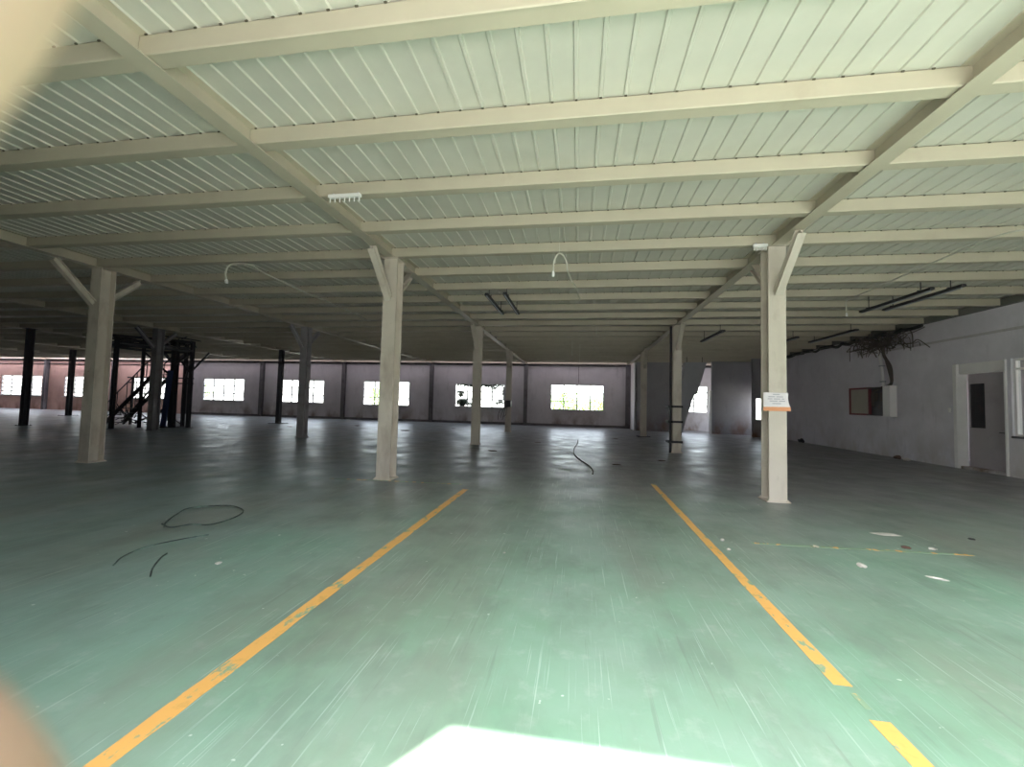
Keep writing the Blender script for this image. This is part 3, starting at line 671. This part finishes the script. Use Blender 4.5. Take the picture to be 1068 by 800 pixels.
fcable([(.03, 18.1), (.0, 16.4), (-.1, 14.4), (-.08, 12.8), (.08, 11.6), (.28, 10.6), (.36, 9.8), (.34, 9.3)], .013, 'dark cable snaking on the floor towards the wide window', cable_grey)
def chunk(x, y, s, m, label, flat=.3, ang=None, name='debris_piece', elong=1):
    s *= .62
    bm = bmesh.new(); bmesh.ops.create_icosphere(bm, subdivisions=2, radius=s)
    sd = random.random() * 50
    for v in bm.verts:
        k = 1 + .55 * noise.noise(v.co * (1.6 / s) + Vector((sd, 0, 0))); v.co = Vector((v.co.x * k * elong, v.co.y * k, v.co.z * k * flat))
    mz = min(v.co.z for v in bm.verts)
    for v in bm.verts: v.co.z -= mz
    o = link(name, bm, m); o.location = (x, y, 0); o.rotation_euler.z = ang if ang is not None else random.uniform(0, 6)
    return tag(o, label, 'debris')
chunk(1.64, 5.12, .035, debrism, 'small white crumb beside the right yellow line, back one', .7)
chunk(1.60, 4.80, .03, debrism, 'small white crumb touching the right yellow line, front one', .6)
chunk(3.62, 5.34, .07, brownleaf, 'reddish brown scrap on the faint line at right')
chunk(3.9, 5.36, .06, debrism, 'pale flat scrap at the end of the faint line')
chunk(3.75, 5.85, .10, debrism, 'flat pale plaster smear behind the faint line', .12, 0, elong=2.2)
chunk(3.25, 4.42, .03, debrism, 'white stick lying on the right floor', .5, -.55, elong=4.5)
chunk(2.62, 5.15, .05, beige, 'beige scrap in the middle of the faint line')
chunk(2.75, 4.62, .06, debrism, 'pale torn scrap left of the white stick', .3, 1.2, elong=1.8)
chunk(4.7, 5.9, .05, black, 'small black lump on the floor at far right')
chunk(10.25, 15.4, .16, brownleaf, 'dark rubbish lump at the foot of the right wall', .6)
chunk(10.2, 14.95, .14, debrism, 'white rubbish lump at the foot of the right wall', .5)
chunk(10.2, 21.2, .22, darksteel, 'black lump at the wall foot behind the notice column', .7)
chunk(-.7, 1.98 + 2.2, .02, debrism, 'tiny white crumb in the middle of the green floor', .5)
chunk(-3.15, 3.35, .04, debrism, 'white crumb near the cable loop', .4)
spots = [(-9.2, 19.3, .16, 'on the floor below the split window'), (-8.4, 19.6, .22, 'second patch below the split window'), (-1.5, 16.2, .12, 'left of the floor cable'), (2.3, 12.2, .12, 'left of the rusty column foot'),
         (1.0, 11.0, .1, 'right of the floor cable end'), (-2.6, 12.8, .12, 'right of the second left-row column'), (-12.3, 22, .14, 'near the almost black column'), (-6.8, 22.5, .14, 'behind the nearest left column'),
         (1.7, 19.4, .12, 'below the wide back window'), (-14.6, 19.5, .16, 'right of the mezzanine'), (-13.6, 17.5, .15, 'on the grey floor right of the mezzanine')]
for x, y, s, lb in spots: chunk(x, y, s, brownleaf, 'dark scrap of litter ' + lb, .14, 0, elong=1.7)

# ---------------------------------------------------------------- outside: shrubs beyond the windows
def leafcloud(bm, c, r, cnt, size):
    for i in range(cnt):
        v = Vector((random.gauss(0, 1), random.gauss(0, 1), random.gauss(0, 1))).normalized() * (random.random() ** .4)
        p = Vector(c) + Vector((v.x * r[0], v.y * r[1], v.z * r[2]))
        a = Vector((random.gauss(0, 1), random.gauss(0, 1), random.gauss(0, 1))).normalized(); b = a.orthogonal().normalized(); s = size * random.uniform(.6, 1.3)
        bm.faces.new([bm.verts.new(p + a * s), bm.verts.new(p + b * s * .45), bm.verts.new(p - a * s), bm.verts.new(p - b * s * .45)])
def shrub(x, y, r, label, m=leafm, cnt=900):
    t = thing('shrub', label, 'shrub', (x, y, -.03), 'shrubs outside the back windows')
    bm = bmesh.new()
    for k in range(5):
        a = random.uniform(0, 6.3); tube(bm, curve_pts([(0, 0, 0), (math.cos(a) * r[0] * .3, math.sin(a) * r[1] * .3, r[2] * .7), (math.cos(a) * r[0] * .6, math.sin(a) * r[1] * .6, r[2] * 1.4)]), [.05 - .003 * i for i in range(13)], 6)
    link('stems', bm, bark, t)
    bm = bmesh.new(); leafcloud(bm, (0, 0, r[2]), r, cnt, .14); link('foliage', bm, m, t)
random.seed(21)
shrub(-1.0, 37.5, (2.1, 1.2, 1.35), 'low green shrub outside the wide window, left half')
shrub(2.2, 39, (1.8, 1.2, 1.3), 'low green shrub outside the wide window, right half')
shrub(-20.5, 42, (1.6, 1.2, 1.7), 'green shrub outside the window crossed by the grey column')
shrub(-46, 44, (2.2, 1.4, 1.9), 'green shrub outside the windows of the salmon wall')
# creeper on window 7
t = thing('creeper', 'dark creeper hanging over the outside of the seventh back window', 'plant', (-6.9, YW + .2, 0))
bm = bmesh.new()
for k in range(7):
    a = -1.7 + k * .55; tube(bm, curve_pts([(a, .02, 3.0), (a + random.uniform(-.1, .1), .05, 2.6), (a + random.uniform(-.2, .2), .04, 2.0), (a + random.uniform(-.3, .3), .05, 1.3), (a, .06, -.02)]), .012, 5)
link('stems', bm, bark, t)
bm = bmesh.new()
for c, r, cnt in (((0, .06, 2.74), (1.9, .06, .13), 480), ((-1.3, .06, 1.45), (.5, .06, .26), 330), ((-1.45, .06, 2.1), (.26, .06, .24), 140), ((-.4, .06, 1.35), (.5, .05, .14), 150), ((1.4, .06, 1.55), (.3, .06, .25), 60), ((1.7, .06, 2.2), (.12, .06, .6), 90), ((1.0, .06, 2.6), (.5, .05, .15), 60)): leafcloud(bm, c, r, cnt, .095)
link('foliage', bm, leafd, t)

# ---------------------------------------------------------------- the photographer's left hand at the edge of the lens
def hand():
    def W(x, y, z): return CAMLOC + R_ * (x * .01) + U_ * (y * .01) + F_ * (z * .01)     # cm in the holder's own axes
    V = []; E = []; Rd = []
    def v(p, r): V.append(W(*p)); Rd.append(r * .01); return len(V) - 1
    def chain(root, pts):
        prev = root
        for p, r in pts: i = v(p, r); E.append((prev, i)); prev = i
    palm = v((-8.6, -.6, -2.2), 1.9)
    wrist = v((-11.2, -3.4, -5.4), 2.3); E.append((palm, wrist)); chain(wrist, [((-14, -9, -11), 2.9), ((-17, -17, -20), 3.8), ((-18, -22, -26), 4.2)])
    chain(palm, [((-7.6, .6, -.6), 1.25), ((-6.5, .6, 1.0), .92), ((-4.85, 1.1, 2.3), .86), ((-3.9, 2.85, 2.7), .78), ((-3.05, 4.5, 2.7), .64)])     # index finger
    chain(palm, [((-7.9, -1.8, -.8), 1.35), ((-6.0, -1.7, 1.2), 1.08), ((-4.35, -2.2, 2.4), 1.04), ((-3.6, -4.2, 2.7), .9)])                         # thumb
    chain(palm, [((-8.9, 1.7, -1.4), 1.1), ((-8.2, 3.9, -.6), .88), ((-6.2, 5.2, -.8), .78), ((-4.6, 5.0, -1.6), .62)])
    chain(palm, [((-10.0, 1.5, -2.0), 1.05), ((-9.9, 3.9, -1.9), .84), ((-8.2, 5.3, -2.4), .74), ((-6.6, 4.9, -3.2), .6)])
    chain(palm, [((-10.9, .8, -2.8), .95), ((-11.2, 2.9, -3.2), .72), ((-9.8, 4.0, -3.8), .64), ((-8.6, 3.6, -4.4), .52)])
    me = bpy.data.meshes.new('hand'); me.from_pydata(V, E, []); me.update()
    o = bpy.data.objects.new('hand', me); C.objects.link(o); me.materials.append(skinm)
    sk = o.modifiers.new('skin', 'SKIN'); sk.use_smooth_shade = True
    for i, r in enumerate(Rd): me.skin_vertices[0].data[i].radius = (r, r)
    me.skin_vertices[0].data[0].use_root = True
    sb = o.modifiers.new('sub', 'SUBSURF'); sb.levels = 2; sb.render_levels = 2
    tag(o, 'blurred left hand whose fingers enter at the left corners, close to the lens', 'hand')
hand()
t = thing('phone', 'black phone held by the blurred left hand, unseen, added to shade the thumb', 'phone', CAMLOC)  # behind the lens, added and sized to throw shade on the thumb
t.matrix_world = M
bm = bmesh.new(); box(bm, -.055, .09, -.055, .02, .003, .0115, .0015); link('phone_body', bm, black, t)
bm = bmesh.new(); box(bm, -.053, .088, -.053, .018, .0115, .012); link('screen', bm, glass, t)
